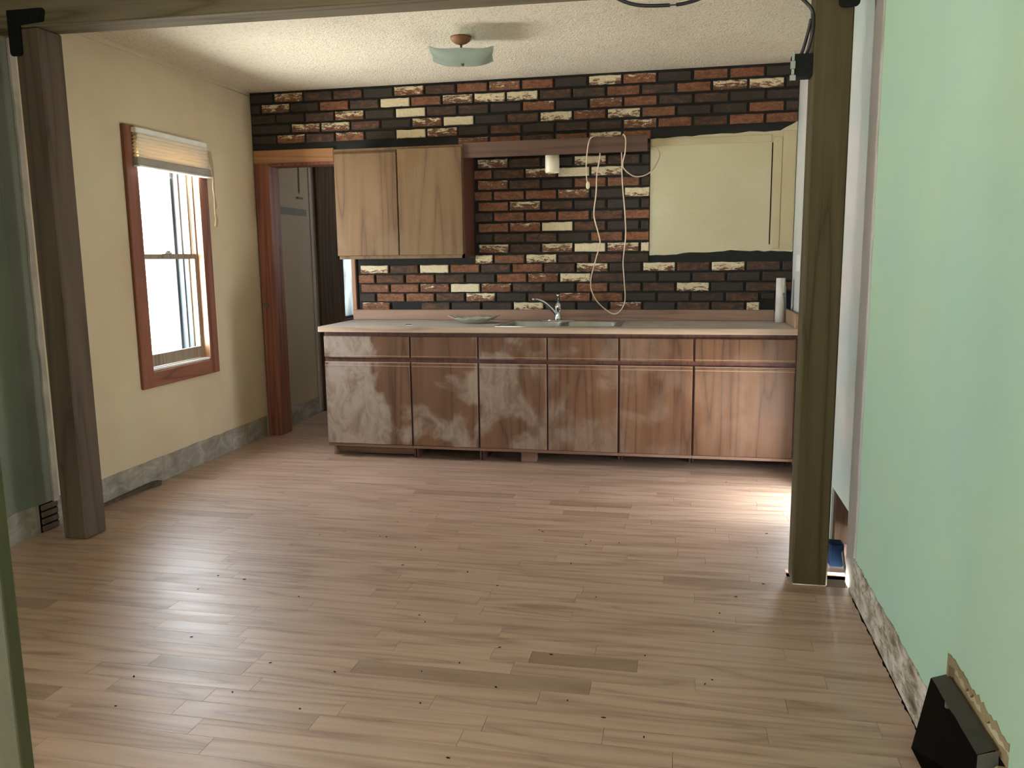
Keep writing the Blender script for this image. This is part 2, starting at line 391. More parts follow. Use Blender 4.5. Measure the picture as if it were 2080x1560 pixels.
# ------------------------------------------------------------------ floor: individual planks in one mesh
def build_floor():
    bm = new_bm(); cl = bm.loops.layers.float_color.new('Col')
    W_ = .0855; y = YB; row = 0
    pit = (3.650, 3.96, -2.425, -2.25)
    while y < YE:
        x = -.2 - random.random()*.9
        ya, yb = y, min(y+W_, YE)
        while x < 4.1:
            L = random.choice((.35, .45, .6, .8, 1.0, 1.3)); x2 = min(x+L, 4.1)
            dark = random.random()**3*.4
            if random.random() < .05: dark = .75
            # the one brown plank in the foreground
            if ya < -3.235 < yb:
                if x < 2.70 < x2: x2 = 2.70
                elif abs(x-2.70) < 1e-6: x2 = 3.065; dark = 1.0
            xs = max(x, -.2)
            if x2 > xs:
                segs = [(xs, x2)]
                yc = (ya+yb)/2
                if pit[2] < yc < pit[3]:
                    segs = [(a, b) for a, b in ((xs, min(x2, pit[0])), (max(xs, pit[1]), x2)) if b > a+.001]
                rc = (random.random(), random.random(), dark, 1)
                for a, b in segs:
                    g = .0006
                    vs = [bm.verts.new(q) for q in ((a+g, ya+g, 0), (b-g, ya+g, 0), (b-g, yb-g, 0), (a+g, yb-g, 0))]
                    lo = [bm.verts.new((v.co.x, v.co.y, -.018)) for v in vs]
                    fs = [bm.faces.new(vs)] + [bm.faces.new((vs[k], lo[k], lo[(k+1) % 4], vs[(k+1) % 4])) for k in range(4)]
                    for f in fs:
                        for l in f.loops: l[cl] = rc
            x = x2
        y += W_; row += 1
    fl = struct('floor', bm, M['floor'])
    # subfloor with the open pit beside the right post
    b2 = new_bm()
    def hole(u, z): return False
    z0, z1 = -.03, -.018
    for lo, hi in (((-.3, YB-.2, z0), (pit[0], YE+.1, z1)), ((pit[1], YB-.2, z0), (4.2, YE+.1, z1)),
                   ((pit[0], YB-.2, z0), (pit[1], pit[2], z1)), ((pit[0], pit[3], z0), (pit[1], YE+.1, z1))): add_box(b2, lo, hi)
    add_box(b2, (pit[0]-.02, pit[2]-.02, -.25), (pit[1]+.02, pit[3]+.02, -.24)); 
    add_box(b2, (pit[0]-.02, pit[3], -.25), (pit[1]+.02, pit[3]+.01, -.018)); add_box(b2, (pit[0]-.02, pit[2]-.01, -.25), (pit[1]+.02, pit[2], -.018))
    obj('subfloor', b2, M['void'], fl)
build_floor()

# ------------------------------------------------------------------ ceiling
bm = boxes(((-.3, YB-.2, H), (4.2, YE+.1, H+.06)))
struct('ceiling', bm, M['ceiling'])

# ------------------------------------------------------------------ left wall (one long plane: near room, kitchen, room beyond)
bm = new_bm()
us = [YB, -6.9, -5.7, -2.27, WY0, WY1, .06, 1.55, 2.17, YE]; zs = [0, .70, .80, .95, 2.07, 2.1, H]
hl = lambda u, z: inb(u, z, (WY0, WY1, .70, 2.07)) or inb(u, z, (-6.9, -5.7, .95, 2.1)) or inb(u, z, (1.55, 2.17, .80, 2.1))
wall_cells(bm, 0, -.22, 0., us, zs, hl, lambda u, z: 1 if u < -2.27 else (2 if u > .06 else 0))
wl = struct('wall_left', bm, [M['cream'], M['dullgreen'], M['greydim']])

# bare plaster strip where the left baseboard was taken off
bm = new_bm()
def strip(bm, axis, p, n, ua, ub, zt, step=.06, jag=.004, zb=0.):
    k = max(2, int(abs(ub-ua)/step)); pts = []
    P = lambda u, z: (p, u, z) if axis == 0 else (u, p, z)
    for i in range(k+1): pts.append(P(ua+(ub-ua)*i/k, zt+random.uniform(-jag, jag)))
    pts += [P(ub, zb), P(ua, zb)]
    add_poly(bm, pts, n)
strip(bm, 0, 0., (.004, 0, 0), -2.26, -.02, .155, .08, .003)
struct('baseboard_left', bm, M['greyplaster'])
bm = new_bm(); strip(bm, 0, 0., (.005, 0, 0), -4.2, -2.385, .149, .04, .008)
struct('baseboard_left', bm, M['greyplaster'])
# stacked lath ends showing in the broken corner
lt = obj('baseboard_left', boxes(((0, -2.385, 0), (.004, -2.262, .145))), M['void']); lt['kind'] = 'structure'
b2 = new_bm()
for k in range(4):
    z = .006+k*.036; add_box(b2, (.004, -2.38+random.uniform(0, .012), z), (.016, -2.265, z+.027), .003)
obj('lath', b2, M['postL'], lt)
bm = new_bm(); strip(bm, 0, 0., (.004, 0, 0), .16, 1.2, .15, .1, .003)
struct('baseboard_left', bm, M['greyplaster'])
# chalky trim strip where the dividing wall was removed, and the seam beside it
bm = new_bm()
k = 26; a = [(0.0, -2.285+random.uniform(-.004, .004), .14+i*(2.45/k)) for i in range(k+1)]; b_ = [(0.0, -2.252, .14+i*(2.45/k)) for i in range(k, -1, -1)]
add_poly(bm, a+b_, (.014, 0, 0)); struct('trim_1', bm, M['trimw'])
bm = new_bm(); add_box(bm, (0, -2.40, .15), (.002, -2.285, H)); struct('trim_2', bm, M['greygreen'])
# ceiling-line bead of the left wall
bm = new_bm(); add_tube(bm, [(.004, -2.2, H-.024), (.004, -.02, H-.024)], .004, 6); struct('trim_3', bm, M['cream'])

# ------------------------------------------------------------------ window_1 (kitchen, double hung)
def build_window():
    W = bpy.data.objects.new('window_1', None); COL.objects.link(W); W.location = (0, -1.08, .6); W['_o'] = (0, -1.08, .6); W['kind'] = 'structure'
    Y0, Y1, Z0, Z1 = WY0, WY1, WZ0, WZ1
    def casing():
        bm = new_bm(); c = .004
        add_box(bm, (0, -1.505, .60), (.022, Y0-.002, 2.155), c)
        return bm
    obj('side_casing', casing(), M['casing'], W)
    obj('side_casing', boxes(((0, Y1+.002, .60), (.022, -.668, 2.12), .004)), M['casing'], W)
    obj('bottom_casing', boxes(((0, Y0-.001, .60), (.022, Y1+.001, .697), .004)), M['casingh'], W)
    obj('top_casing', boxes(((0, Y0-.001, 2.07), (.022, Y1+.001, 2.12), .004)), M['casingh'], W)
    # jamb liner in layers from the room outwards, both sides
    layers = [(.018, -.030, .006, 'goldjamb'), (-.030, -.050, .016, 'sashwood'), (-.094, -.105, .014, 'alumg'), (-.105, -.135, .006, 'alum'),
              (-.135, -.145, .016, 'pinkt'), (-.145, -.180, .008, 'alum'), (-.180, -.26, .03, 'alumg')]
    for a, b, t, mt in layers:
        obj('jamb_stop', boxes(((b, Y1-t, Z0), (a, Y1, Z1)), ((b, Y0, Z0), (a, Y0+t, Z1)), ((b, Y0, Z1-t), (a, Y1, Z1))), M[mt], W)
    obj('sill', boxes(((-.27, Y0, Z0), (-.105, Y1, Z0+.03)), ((-.105, Y0, Z0-.0), (.012, Y1, Z0+.012))), M['white'], W)
    # lower sash (inner), upper sash (outer)
    def sash(nm, x0, x1, z0, z1, br, tr, mt):
        s = obj(nm, boxes(((x0, Y0+.006, z0), (x1, Y0+.030, z1)), ((x0, Y1-.034, z0), (x1, Y1-.016, z1)),
                          ((x0, Y0+.030, z0), (x1, Y1-.034, z0+br)), ((x0, Y0+.030, z1-tr), (x1, Y1-.034, z1))), M[mt], W)
        xm = (x0+x1)/2
        obj('pane', boxes(((xm-.002, Y0+.028, z0+br-.004), (xm+.002, Y1-.032, z1-tr+.004))), M['pane'], s)
        return s
    ls = sash('lower_sash', -.058, -.034, .716, 1.412, .075, .032, 'sashwood')
    sash('upper_sash', -.092, -.062, 1.382, 2.055, .03, .04, 'sashwood')
    obj('sash_lock', boxes(((-.064, -1.11, 1.412), (-.036, -1.04, 1.422), .002), ((-.058, -1.085, 1.422), (-.042, -1.045, 1.434), .003)), M['zinc'], W)
build_window()

# cellular blind, half raised over the window top
def build_blind():
    t = thing('cellular_blind', (.05, -1.09, 1.92), 'raised cream cellular blind with grey bottom rail on the left wall window', 'window blind')
    y0, y1 = -1.445, -.70
    obj('head_rail', boxes(((.023, y0, 2.112), (.062, y1-.01, 2.142), .004)), M['white'], t)
    bm = new_bm(); n = 7; za, zb = 2.112, 1.972; pts = []
    for i in range(n*2+1):
        z = za+(zb-za)*i/(2*n); x = .064 if i % 2 else .050
        pts.append((x, z))
    vf = []
    for x, z in pts: vf.append((bm.verts.new((x, y0+.01, z)), bm.verts.new((x, y1-.008, z)), bm.verts.new((.085-x, y0+.01, z)), bm.verts.new((.085-x, y1-.008, z))))
    for a, b in zip(vf, vf[1:]):
        bm.faces.new((a[0], a[1], b[1], b[0])); bm.faces.new((a[2], a[3], b[3], b[2]))
    obj('pleats', bm, M['blind'], t)
    bm = new_bm(); add_box(bm, (.030, y0-.004, 1.925), (.066, y1+.018, 1.972), .006)
    obj('bottom_rail', bm, M['warmgrey'], t)
    obj('rail_lip', boxes(((.030, y0-.004, 1.915), (.070, y1+.02, 1.926), .002)), M['white'], t)
    bm = new_bm()
    for k, off in enumerate((0, .007, -.007, .012)):
        pts = smooth_pts([(.068, y1+.0+off, 2.09), (.070, y1+.010+off, 2.02), (.074, y1+.022, 1.95), (.070, y1+.022-off*.5, 1.84), (.072, y1+.026+off, 1.74), (.068, y1+.022, 1.70), (.070, y1+.032+off, 1.64), (.068, y1+.02+off, 1.595)])
        add_tube(bm, pts, .0058, 6)
    obj('pull_cord', bm, M['tancord'], t)
build_blind()

# ------------------------------------------------------------------ back wall with brick veneer
PX0, PX1 = .115, .757     # passage opening
bm = new_bm()
wall_cells(bm, 1, .012, .15, [-.22, 0, PX0, PX1, XK+.2], [0, 2.085, H], lambda u, z: inb(u, z, (PX0, PX1, -1, 2.085)))
wb = struct('wall_back', bm, M['mastic'])

def build_bricks():
    bm = new_bm(); cl = bm.loops.layers.float_color.new('Col'); uvl = bm.loops.layers.uv['UVMap']
    kinds = {'D': (.10, 0), 'B': (.42, 0), 'R': (.80, 0), 'm': (.80, .30), 'M': (.72, .48), 'H': (.68, .66), 'W': (.6, 1.0)}
    def brick(x0, x1, z0, z1, k):
        r, g = kinds[k]; r = min(1, max(0, r+random.uniform(-.08, .08))); b = random.random(); g = g and max(0, g+random.uniform(-.05, .05))
        j = lambda a: random.uniform(-a, a)
        yb, yf = .013, -.004+j(.003); c = .005
        # outline with slightly wavy edges: 6 points along top & bottom
        n = 6; top = [(x0+(x1-x0)*i/n, z1+j(.0022)) for i in range(n+1)]; bot = [(x0+(x1-x0)*i/n, z0+j(.0015)) for i in range(n, -1, -1)]
        ring = top+bot; cx, cz = (x0+x1)/2, (z0+z1)/2
        back = [bm.verts.new((x, yb, z)) for x, z in ring]
        mid = [bm.verts.new((x, yf+.004, z)) for x, z in ring]
        fr = [bm.verts.new((x+(c if x < x0+1e-4 else (-c if x > x1-1e-4 else 0)), yf+j(.0006), z+(c if z < cz else -c))) for x, z in ring]
        K = len(ring); fs = []
        for i in range(K):
            q = (i+1) % K
            fs.append(bm.faces.new((back[i], back[q], mid[q], mid[i]))); fs.append(bm.faces.new((mid[i], mid[q], fr[q], fr[i])))
        for i in range(n):
            fs.append(bm.faces.new((fr[i], fr[i+1], fr[K-2-i], fr[K-1-i])))
        for f in fs:
            for l in f.loops:
                l[cl] = (r, g, b, 1); l[uvl].uv = ((l.vert.co.x-x0)/.2, (l.vert.co.z-z0)/(z1-z0))
    P = .2331; G = .018
    def row(zt, zb, x0, s, part=None, last=None, xmax=XK-.003, p=P):
        if part: brick(part[0], x0-G, zb, zt, part[1])
        for i, k in enumerate(s):
            a = x0+i*p; b = a+p-G
            if a > xmax-.02: break
            if k != '_': brick(a, min(b, xmax), zb, zt, k)
    row(2.578, 2.520, .206, 'MBBDMBRmRDHmDRRD', (.012, 'D'))
    row(2.503, 2.446, .098, 'MDRBWRMHHBBRBRMHD', (.012, 'D'))
    row(2.429, 2.372, .213, 'DBMDWBBDmDmRBBDD', (.012, 'D'))
    row(2.355, 2.298, .334, 'MMBDMWDBHmHRDDRB', (.012, 'D'), p=.2332)
    row(2.281, 2.224, .211, 'mBmDWMDBDBBMRBRR', (.012, 'D'))
    row(2.206, 2.150, 1.605, 'mRBRM', None, xmax=2.95, p=.2335)
    row(2.206, 2.150, 2.772, 'R', None, xmax=2.955)
    # beside and behind the valance, right of the wall cabinet
    mx = 2.952; zt = 2.052; ph = .0745
    mid = ['MBDHBD', ('R', 'BMWHD'), 'mBDRRD', ('R', 'RRmDH'), 'RMBDDB', ('B', 'RRRBR'), 'RmWBDD', ('D', 'BBDRR'), 'MBMWMW', ('H', 'RHBBD')]
    for i, r in enumerate(mid):
        z1 = zt-i*ph; z0 = z1-.058
        if isinstance(r, tuple): row(z1, z0, 1.857, r[1], (1.715, r[0]), xmax=mx, p=.2322)
        else: row(z1, z0, 1.742, r, None, xmax=mx, p=.2315)
    mid_top = zt+ph
    row(2.127, 2.069, 1.857, 'RBDRB', (1.715, 'R'), xmax=mx, p=.2322)
    # below the cabinets down to the backsplash
    row(1.316, 1.259, .829, 'HBWRBRBMDHBHBD', None, p=.2320)
    row(1.246, 1.188, .951, 'BRBDRmHBDDBDD', (.811, 'R'), p=.2305)
    row(1.176, 1.119, .829, 'RRmWmBDRBBHDBB', None, p=.2320)
    row(1.108, 1.051, .951, 'RRBMDBmRDDDB', (.811, 'D'), p=.2300)
    brick(3.715, 3.80, 1.065, 1.102, 'D')
    row(1.041, .985, .833, 'm_BDDHDDmDBBH', None, p=.2322, xmax=3.70)
    obj('brick_veneer', bm, M['brick'], wb)
build_bricks()

# painted panel left where a wall cabinet hung: irregular edges, framing strips, split
bm = new_bm()
def ragged(a, b, n, amp):
    return [(a[0]+(b[0]-a[0])*i/n+random.uniform(-amp, amp)*.3, a[1]+(b[1]-a[1])*i/n+random.uniform(-amp, amp)) for i in range(n)]
out = ragged((2.957, 2.150), (3.60, 2.168), 14, .004)+ragged((3.60, 2.168), (3.80, 2.172), 4, .006)+ragged((3.80, 2.172), (3.905, 2.225), 3, .004)
out += [(3.906, 2.225), (3.906, 1.385)]+ragged((3.90, 1.380), (3.50, 1.392), 9, .004)+ragged((3.50, 1.392), (2.962, 1.366), 12, .005)+[(2.957, 1.366)]
add_poly(bm, [(x, .0125, z) for x, z in out], (0, -.007, 0))
pp = obj('painted_panel', bm, M['oldcream'], wb)
obj('panel_strip', boxes(((2.965, -.002, 2.098), (3.748, .006, 2.146), .003)), M['oldtan'], pp)
obj('panel_strip', boxes(((3.762, -.003, 1.40), (3.815, .006, 2.13), .003), ((3.818, -.001, 1.392), (3.902, .006, 2.168), .002)), M['oldtan'], pp)
obj('panel_crack', boxes(((3.7495, .0035, 1.43), (3.7565, .0045, 2.094))), M['void'], pp)

# ------------------------------------------------------------------ passage opening (door_1)
D = bpy.data.objects.new('door_1', None); COL.objects.link(D); D.location = (.4, 0, 0); D['_o'] = (.4, 0, 0); D['kind'] = 'structure'
obj('side_casing', boxes(((.012, -.008, 0), (.10, .012, 2.085), .003)), M['casing'], D)
obj('side_jamb', boxes(((.092, -.004, 0), (.122, .165, 2.085), .004)), M['casing'], D)
obj('head_casing', boxes(((.012, -.010, 2.080), (.652, .012, 2.177), .003)), M['orange'], D)
obj('head_jamb', boxes(((.10, .012, 2.062), (.779, .16, 2.082))), M['casing'], D)
obj('side_casing', boxes(((.757, -.010, .0), (.790, .15, 2.08), .003)), M['goldjamb'], D)
bm = new_bm(); add_tube(bm, [(.052, -.008, 1.02), (.052, -.012, 1.02)], [.022, .018], 14); obj('strike_plate', bm, M['galv'], D)

# room beyond: end wall, right wall, window with a deep dark casing
bm = new_bm(); wall_cells(bm, 1, YE, YE+.12, [-.22, 1.0, 1.4, 4.1], [0, 1.5, 2.0, H], lambda u, z: inb(u, z, (1.0, 1.4, 1.5, 2.0)))
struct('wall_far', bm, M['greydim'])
struct('added_window_6', boxes(((1.0, YE+.05, 1.5), (1.03, YE+.10, 2.0)), ((1.37, YE+.05, 1.5), (1.4, YE+.10, 2.0)), ((1.03, YE+.05, 1.5), (1.37, YE+.10, 1.53)), ((1.03, YE+.05, 1.97), (1.37, YE+.10, 2.0))), M['white'])  # added window out of view, brightens the room beyond the passage
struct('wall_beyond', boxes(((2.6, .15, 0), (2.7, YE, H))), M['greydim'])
W2 = bpy.data.objects.new('window_2', None); COL.objects.link(W2); W2.location = (0, 1.8, .8); W2['_o'] = (0, 1.8, .8); W2['kind'] = 'structure'
obj('side_casing', boxes(((0, 1.02, 0.0), (.03, 1.545, 2.3), .004)), M['darkwood'], W2)
obj('sill', boxes(((-.2, 1.40, .765), (.05, 2.25, .80), .004), ((0, 1.45, .68), (.03, 2.25, .765), .004)), M['darkwood'], W2)
obj('frame', boxes(((-.10, 1.55, .80), (-.04, 1.565, 2.1)), ((-.10, 2.155, .80), (-.04, 2.17, 2.1)), ((-.10, 1.565, .80), (-.04, 2.155, .812)), ((-.10, 1.565, 2.09), (-.04, 2.155, 2.1))), M['alum'], W2)
obj('pane', boxes(((-.073, 1.565, .812), (-.069, 1.675, 2.09))), m_film('hazy_cyan_film', (.185, .215, .21)), W2)
obj('pane', boxes(((-.072, 1.675, .812), (-.068, 1.685, 2.09))), m_film('pale_film_edge', (.21, .215, .21)), W2)
obj('pane', boxes(((-.073, 1.685, .812), (-.069, 2.155, 2.09))), m_film('grey_film', (.14, .15, .15)), W2)
struct('trim_4', boxes(((0, .93, .02), (.006, 1.02, 2.4))), M['bareplaster'])
o = obj('patch_strip', boxes(((0, .32, 1.735), (.005, .86, 1.79), .001)), M['galv'])
tag(o, 'long grey strip patched onto the dim wall seen through the passage', 'wall patch')
bm = new_bm(); add_tube(bm, [(.004, .75, 2.3), (.004, .745, 1.92)], .0035, 6); add_box(bm, (0, .70, 1.875), (.012, .80, 1.888), .002)
o = obj('hanging_wire', bm, M['galv']); tag(o, 'thin wire running down the dim wall beyond the passage', 'wire')

# ------------------------------------------------------------------ right wall: mint part with the duct hole
bm = new_bm()
wall_cells(bm, 0, XR, XK+.16, [YB, -4.075, -3.66, -3.60, -2.52], [0, .19, .335, H], lambda u, z: inb(u, z, (-4.075, -3.66, -1, .335)) or inb(u, z, (-3.67, -3.60, -1, .19)))
wr = struct('wall_right', bm, M['green'])
bm = new_bm()   # torn grey edge of bare plaster
k = 40; pts = [(XR-.002, -2.52+random.uniform(-.010, .010), i*(H/k)) for i in range(k+1)]+[(XR-.002, -2.345+random.uniform(-.004, .004), H-i*(H/k)) for i in range(k+1)]
add_poly(bm, pts, (.02, 0, 0)); struct('trim_5', bm, M['bareplaster'])
bm = new_bm(); strip(bm, 0, XR-.004, (.008, 0, 0), -3.556, -2.50, .158, .03, .006); struct('baseboard_right', bm, M['broken'])
bm = new_bm()   # kitchen side: drywall with notch and glass door opening
us = [-2.52, -2.20, -1.80, -1.52, -.92, .012]; zs = [0, .05, .262, .6, H]
wall_cells(bm, 0, XK, XK+.16, us, zs, lambda u, z: inb(u, z, (-1.52, -.92, .05, .6)) or inb(u, z, (-2.20, -1.80, -1, .262)))
struct('wall_right', bm, M['drywall'])
# low window in the kitchen's right wall (hidden behind the post, it lights the floor there)
D2 = bpy.data.objects.new('window_5', None); COL.objects.link(D2); D2.location = (XK, -1.22, 0); D2['_o'] = (XK, -1.22, 0); D2['kind'] = 'structure'
obj('frame', boxes(((XK+.03, -1.52, .05), (XK+.10, -1.48, .6)), ((XK+.03, -.96, .05), (XK+.10, -.92, .6)), ((XK+.03, -1.48, .56), (XK+.10, -.96, .6)), ((XK+.03, -1.48, .05), (XK+.10, -.96, .09))), M['white'], D2)
obj('pane', boxes(((XK+.068, -1.48, .09), (XK+.072, -.96, .56))), M['pane'], D2)
# stud inside the open wall bottom, and added sheathing that shuts out most sky
struct('trim_6', boxes(((XK+.01, -1.86, 0), (XK+.12, -1.80, .262)), ((XK+.12, -2.20, .07), (XK+.16, -1.80, .262)), ((XK+.12, -1.92, 0), (XK+.16, -1.80, .07))), M['darkwood'])

# wall behind the camera with an unseen window added for daylight, and the near partition whose end shows at the lower left
bm = new_bm(); wall_cells(bm, 1, YB-.15, YB, [-.22, 2.0, 2.4, XK+.2], [0, 1.2, 2.0, H], lambda u, z: inb(u, z, (2.0, 2.4, 1.2, 2.0)))
struct('wall_front', bm, M['cream'])
W3 = bpy.data.objects.new('added_window_3', None); COL.objects.link(W3); W3.location = (2.2, YB, 1.2); W3['_o'] = (2.4, YB, .7); W3['kind'] = 'structure'
obj('frame', boxes(((2.0, YB-.1, 1.2), (2.05, YB-.05, 2.0)), ((2.35, YB-.1, 1.2), (2.4, YB-.05, 2.0)), ((2.05, YB-.1, 1.2), (2.35, YB-.05, 1.25)), ((2.05, YB-.1, 1.95), (2.35, YB-.05, 2.0))), M['white'], W3)
W4 = bpy.data.objects.new('added_window_4', None); COL.objects.link(W4); W4.location = (0, -6.2, .7); W4['_o'] = (0, -6.2, .7); W4['kind'] = 'structure'  # added window out of view, sized to light the mint wall
obj('frame', boxes(((-.12, -6.9, .95), (-.07, -6.85, 2.1)), ((-.12, -5.75, .95), (-.07, -5.7, 2.1)), ((-.12, -6.85, 1.5), (-.07, -5.75, 1.55)), ((-.12, -6.85, .95), (-.07, -5.75, 1.0)), ((-.12, -6.85, 2.05), (-.07, -5.75, 2.1))), M['white'], W4)
bm = new_bm()
add_box(bm, (2.18, -4.9725, 0), (2.322, -4.95, H), .003, 0, 2)
struct('wall_partition', bm, M['olive'])

# ------------------------------------------------------------------ beam, posts, brackets
bm = new_bm()
pts = [(-.0, -2.432, 2.430), (XR, -2.432, 2.388), (XR, -2.432, 2.55), (0, -2.432, 2.592)]
add_poly(bm, pts, (0, .150, 0)); bmesh.ops.bevel(bm, geom=bm.edges[:], offset=.005, segments=2, affect='EDGES')
o = obj('ceiling_beam', bm, M['beam'], None, (1.9, -2.36, 2.42)); tag(o, 'rough brown timber beam spanning the room on the two posts under the ceiling', 'beam')
bm = boxes(((.175, -2.430, .0), (.306, -2.280, 2.424), .007))
o = obj('support_post', bm, M['postL'], None, (.24, -2.355, 0)); tag(o, 'grey-brown square timber post near the window wall at the left', 'post', )
bm = boxes(((3.660, -2.416, .0), (3.798, -2.276, 2.386), .006))
o = obj('support_post', bm, M['postR'], None, (3.73, -2.346, 0)); tag(o, 'olive-brown knotty timber post beside the mint green wall', 'post')
def bracket(x0, x1, xa, zt, zb, zlow, wleg, label, mirror=False):
    """flat L plate: arm along the beam, leg down the post"""
    y = -2.433; pts = []
    def arc(cx, cz, r, a0, a1, n=6): return [(cx+r*math.cos(math.radians(a0+(a1-a0)*i/n)), cz+r*math.sin(math.radians(a0+(a1-a0)*i/n))) for i in range(n+1)]
    r = .018
    o2 = arc(x1-r, zt-r, r, 90, 0)+arc(x1-r, zb+r, r*.6, 0, -90)+[(x0+wleg, zb)]+arc(x0+wleg-r, zlow+r, r, 0, -90)+arc(x0+r, zlow+r, r, -90, -180)+[(x0, zt)]
    if mirror: o2 = [(x0+x1-a, b) for a, b in o2]
    bm = new_bm(); add_poly(bm, [(a, y, b) for a, b in o2], (0, -.005, 0))
    for a, b in ((x0+wleg/2, zlow+.03), (x0+wleg/2, zlow+.09), (x1-.03, (zt+zb)/2), (x1-.09, (zt+zb)/2)):
        if mirror: a = x0+x1-a
        add_tube(bm, [(a, y-.004, b), (a, y-.010, b)], [.009, .008], 6)
    t = obj('corner_bracket', bm, M['black'], None, ((x0+x1)/2, y, zb)); return tag(t, label, 'bracket')
bracket(.153, .352, 0, 2.502, 2.434, 2.302, .066, 'black steel corner bracket at the top of the left post')
bracket(3.60, 3.812, 0, 2.46, 2.392, 2.265, .075, 'black steel corner bracket at the top of the right post', True)

# ------------------------------------------------------------------ ceiling light
def build_lamp():
    cx, cy = 1.957, -1.172; t = thing('ceiling_light', (cx, cy, H), 'square frosted glass light hanging from the kitchen ceiling on a rusty canopy', 'ceiling light')
    bm = new_bm(); add_lathe(bm, cx-.02, cy+.05, [(.060, H), (.060, H-.010), (.050, H-.022), (.034, H-.034), (.014, H-.042)], 20); obj('canopy', bm, M['brown'], t)
    bm = new_bm(); add_tube(bm, [(cx-.02, cy+.05, H-.04), (cx-.005, cy, H-.145)], .006, 8); obj('stem', bm, M['galv'], t)
    bm = new_bm(); n = 14; hw = .176; G = []
    rot = Matrix.Rotation(math.radians(13), 3, 'Z')
    for i in range(n+1):
        for j in range(n+1):
            u, v = -1+2*i/n, -1+2*j/n
            z = H-.156+.046*((abs(u)**4+abs(v)**4)/(1+.9*u*u*v*v))+.006*(u*u*v*v)
            s = 1-.05*(1-min(1, abs(u*v)))
            p = rot @ Vector((u*hw*s, v*hw*s, 0)); G.append(bm.verts.new((cx+p.x, cy+p.y, z)))
    for i in range(n):
        for j in range(n):
            a = i*(n+1)+j; f = bm.faces.new((G[a], G[a+1], G[a+n+2], G[a+n+1])); f.smooth = True
    bmesh.ops.solidify(bm, geom=bm.faces[:], thickness=.004)
    obj('lamp_shade', bm, M['shade'], t)
    bm = new_bm(); add_lathe(bm, cx, cy, [(.004, H-.150), (.009, H-.156), (.010, H-.163), (.004, H-.169)], 12); obj('finial', bm, M['galv'], t)
build_lamp()

# ------------------------------------------------------------------ upper cabinet and valance
def door_mesh(x0, x1, z0, z1, yb, yf, lip=.0):
    """slab door with a finger-pull bevel along the top"""
    bm = new_bm(); add_box(bm, (x0, yf, z0), (x1, yb, z1-lip), .003)
    if lip:
        add_poly(bm, [(x0, yf, z1-lip+.0005), (x0, yf+.010, z1), (x0, yb, z1), (x0, yb, z1-lip+.0005)], (x1-x0, 0, 0))
    return bm
def build_upper():
    t = thing('wall_cabinet', (1.247, -.15, 1.365), 'two-door pale oak wall cabinet hanging on the brick beside the passage', 'cabinet')
    x0, x1, z0, z1 = .781, 1.714, 1.365, 2.123
    obj('carcass', boxes(((x0, -.290, z0), (x1-.018, .011, z1), .002)), M['oakh'], t)
    obj('side_panel', boxes(((x1-.018, -.290, z0+.0), (x1, .011, z1), .002)), M['reddark'], t)
    obj('face_frame', boxes(((x0, -.293, z0), (x1, -.290, z0+.03)), ((x0, -.296, z1-.02), (x1, -.290, z1)), ((x0, -.293, z0), (x0+.01, -.290, z1)), ((x1-.02, -.293, z0), (x1, -.290, z1))), M['oakup'], t)
    obj('cabinet_door', door_mesh(.786, 1.2415, 1.388, 2.103, -.2965, -.313, .012), M['oakup'], t)
    obj('cabinet_door', door_mesh(1.2505, 1.708, 1.388, 2.108, -.2965, -.313, .0), M['oakup'], t)
build_upper()
o = obj('valance_board', boxes(((1.716, -.292, 2.034), (2.948, -.272, 2.134), .002), ((1.716, -.272, 2.075), (2.93, .009, 2.090))), M['valance'], None, (2.33, -.28, 2.034))
tag(o, 'long brown valance board running from the wall cabinet across the brick', 'board')
def build_socket():
    t = thing('lamp_socket', (2.303, -.15, 1.93), 'cream cylindrical lamp socket hanging under the brown valance board', 'lamp socket')
    bm = new_bm(); add_lathe(bm, 2.303, -.15, [(.047, 2.074), (.048, 2.0), (.048, 1.936), (.045, 1.930), (.040, 1.930), (.038, 1.95)], 28); obj('socket_shell', bm, M['plastic'], t)
    bm = new_bm(); add_lathe(bm, 2.303, -.15, [(.036, 1.951), (.036, 1.948), (.012, 1.944)], 16); obj('socket_contact', bm, M['galv'], t)
build_socket()

def cord(name, pts, r, mat, label, cat='cord', parent=None):
    bm = new_bm(); add_tube(bm, smooth_pts(pts, 8), r, 8)
    o = obj(name, bm, M[mat], parent)
    if parent is None: tag(o, label, cat)
    return o
# the three cream cords draped over the valance
t = thing('electrical_cord', (2.60, -.30, 2.13), 'short cream cord draped over the valance ending in a small plug', 'cord')
cord('cable', [(2.62, -.10, 2.094), (2.61, -.24, 2.13), (2.600, -.285, 2.140), (2.575, -.300, 2.120), (2.560, -.300, 2.06), (2.552, -.300, 1.96), (2.555, -.300, 1.87), (2.562, -.300, 1.842)], .0042, 'cord', '', parent=t)
bm = new_bm(); add_lathe(bm, 2.563, -.300, [(.007, 1.852), (.011, 1.842), (.013, 1.826), (.012, 1.812), (.006, 1.804)], 12); obj('plug', bm, M['plastic'], t)
cord('electrical_cord', [(2.640, -.262, 2.070), (2.635, -.262, 2.00), (2.618, -.26, 1.90), (2.612, -.25, 1.78), (2.595, -.22, 1.64), (2.622, -.2, 1.52), (2.632, -.18, 1.45), (2.60, -.15, 1.34), (2.567, -.12, 1.22), (2.565, -.10, 1.14), (2.60, -.09, 1.06), (2.665, -.08, .995), (2.72, -.09, .966), (2.765, -.11, .985), (2.800, -.12, 1.06), (2.795, -.14, 1.20), (2.788, -.16, 1.33), (2.806, -.2, 1.50), (2.800, -.22, 1.66), (2.785, -.25, 1.85), (2.778, -.262, 2.07)],
     .0042, 'cord', 'cream cord hanging in one long loop from the valance down to the backsplash')
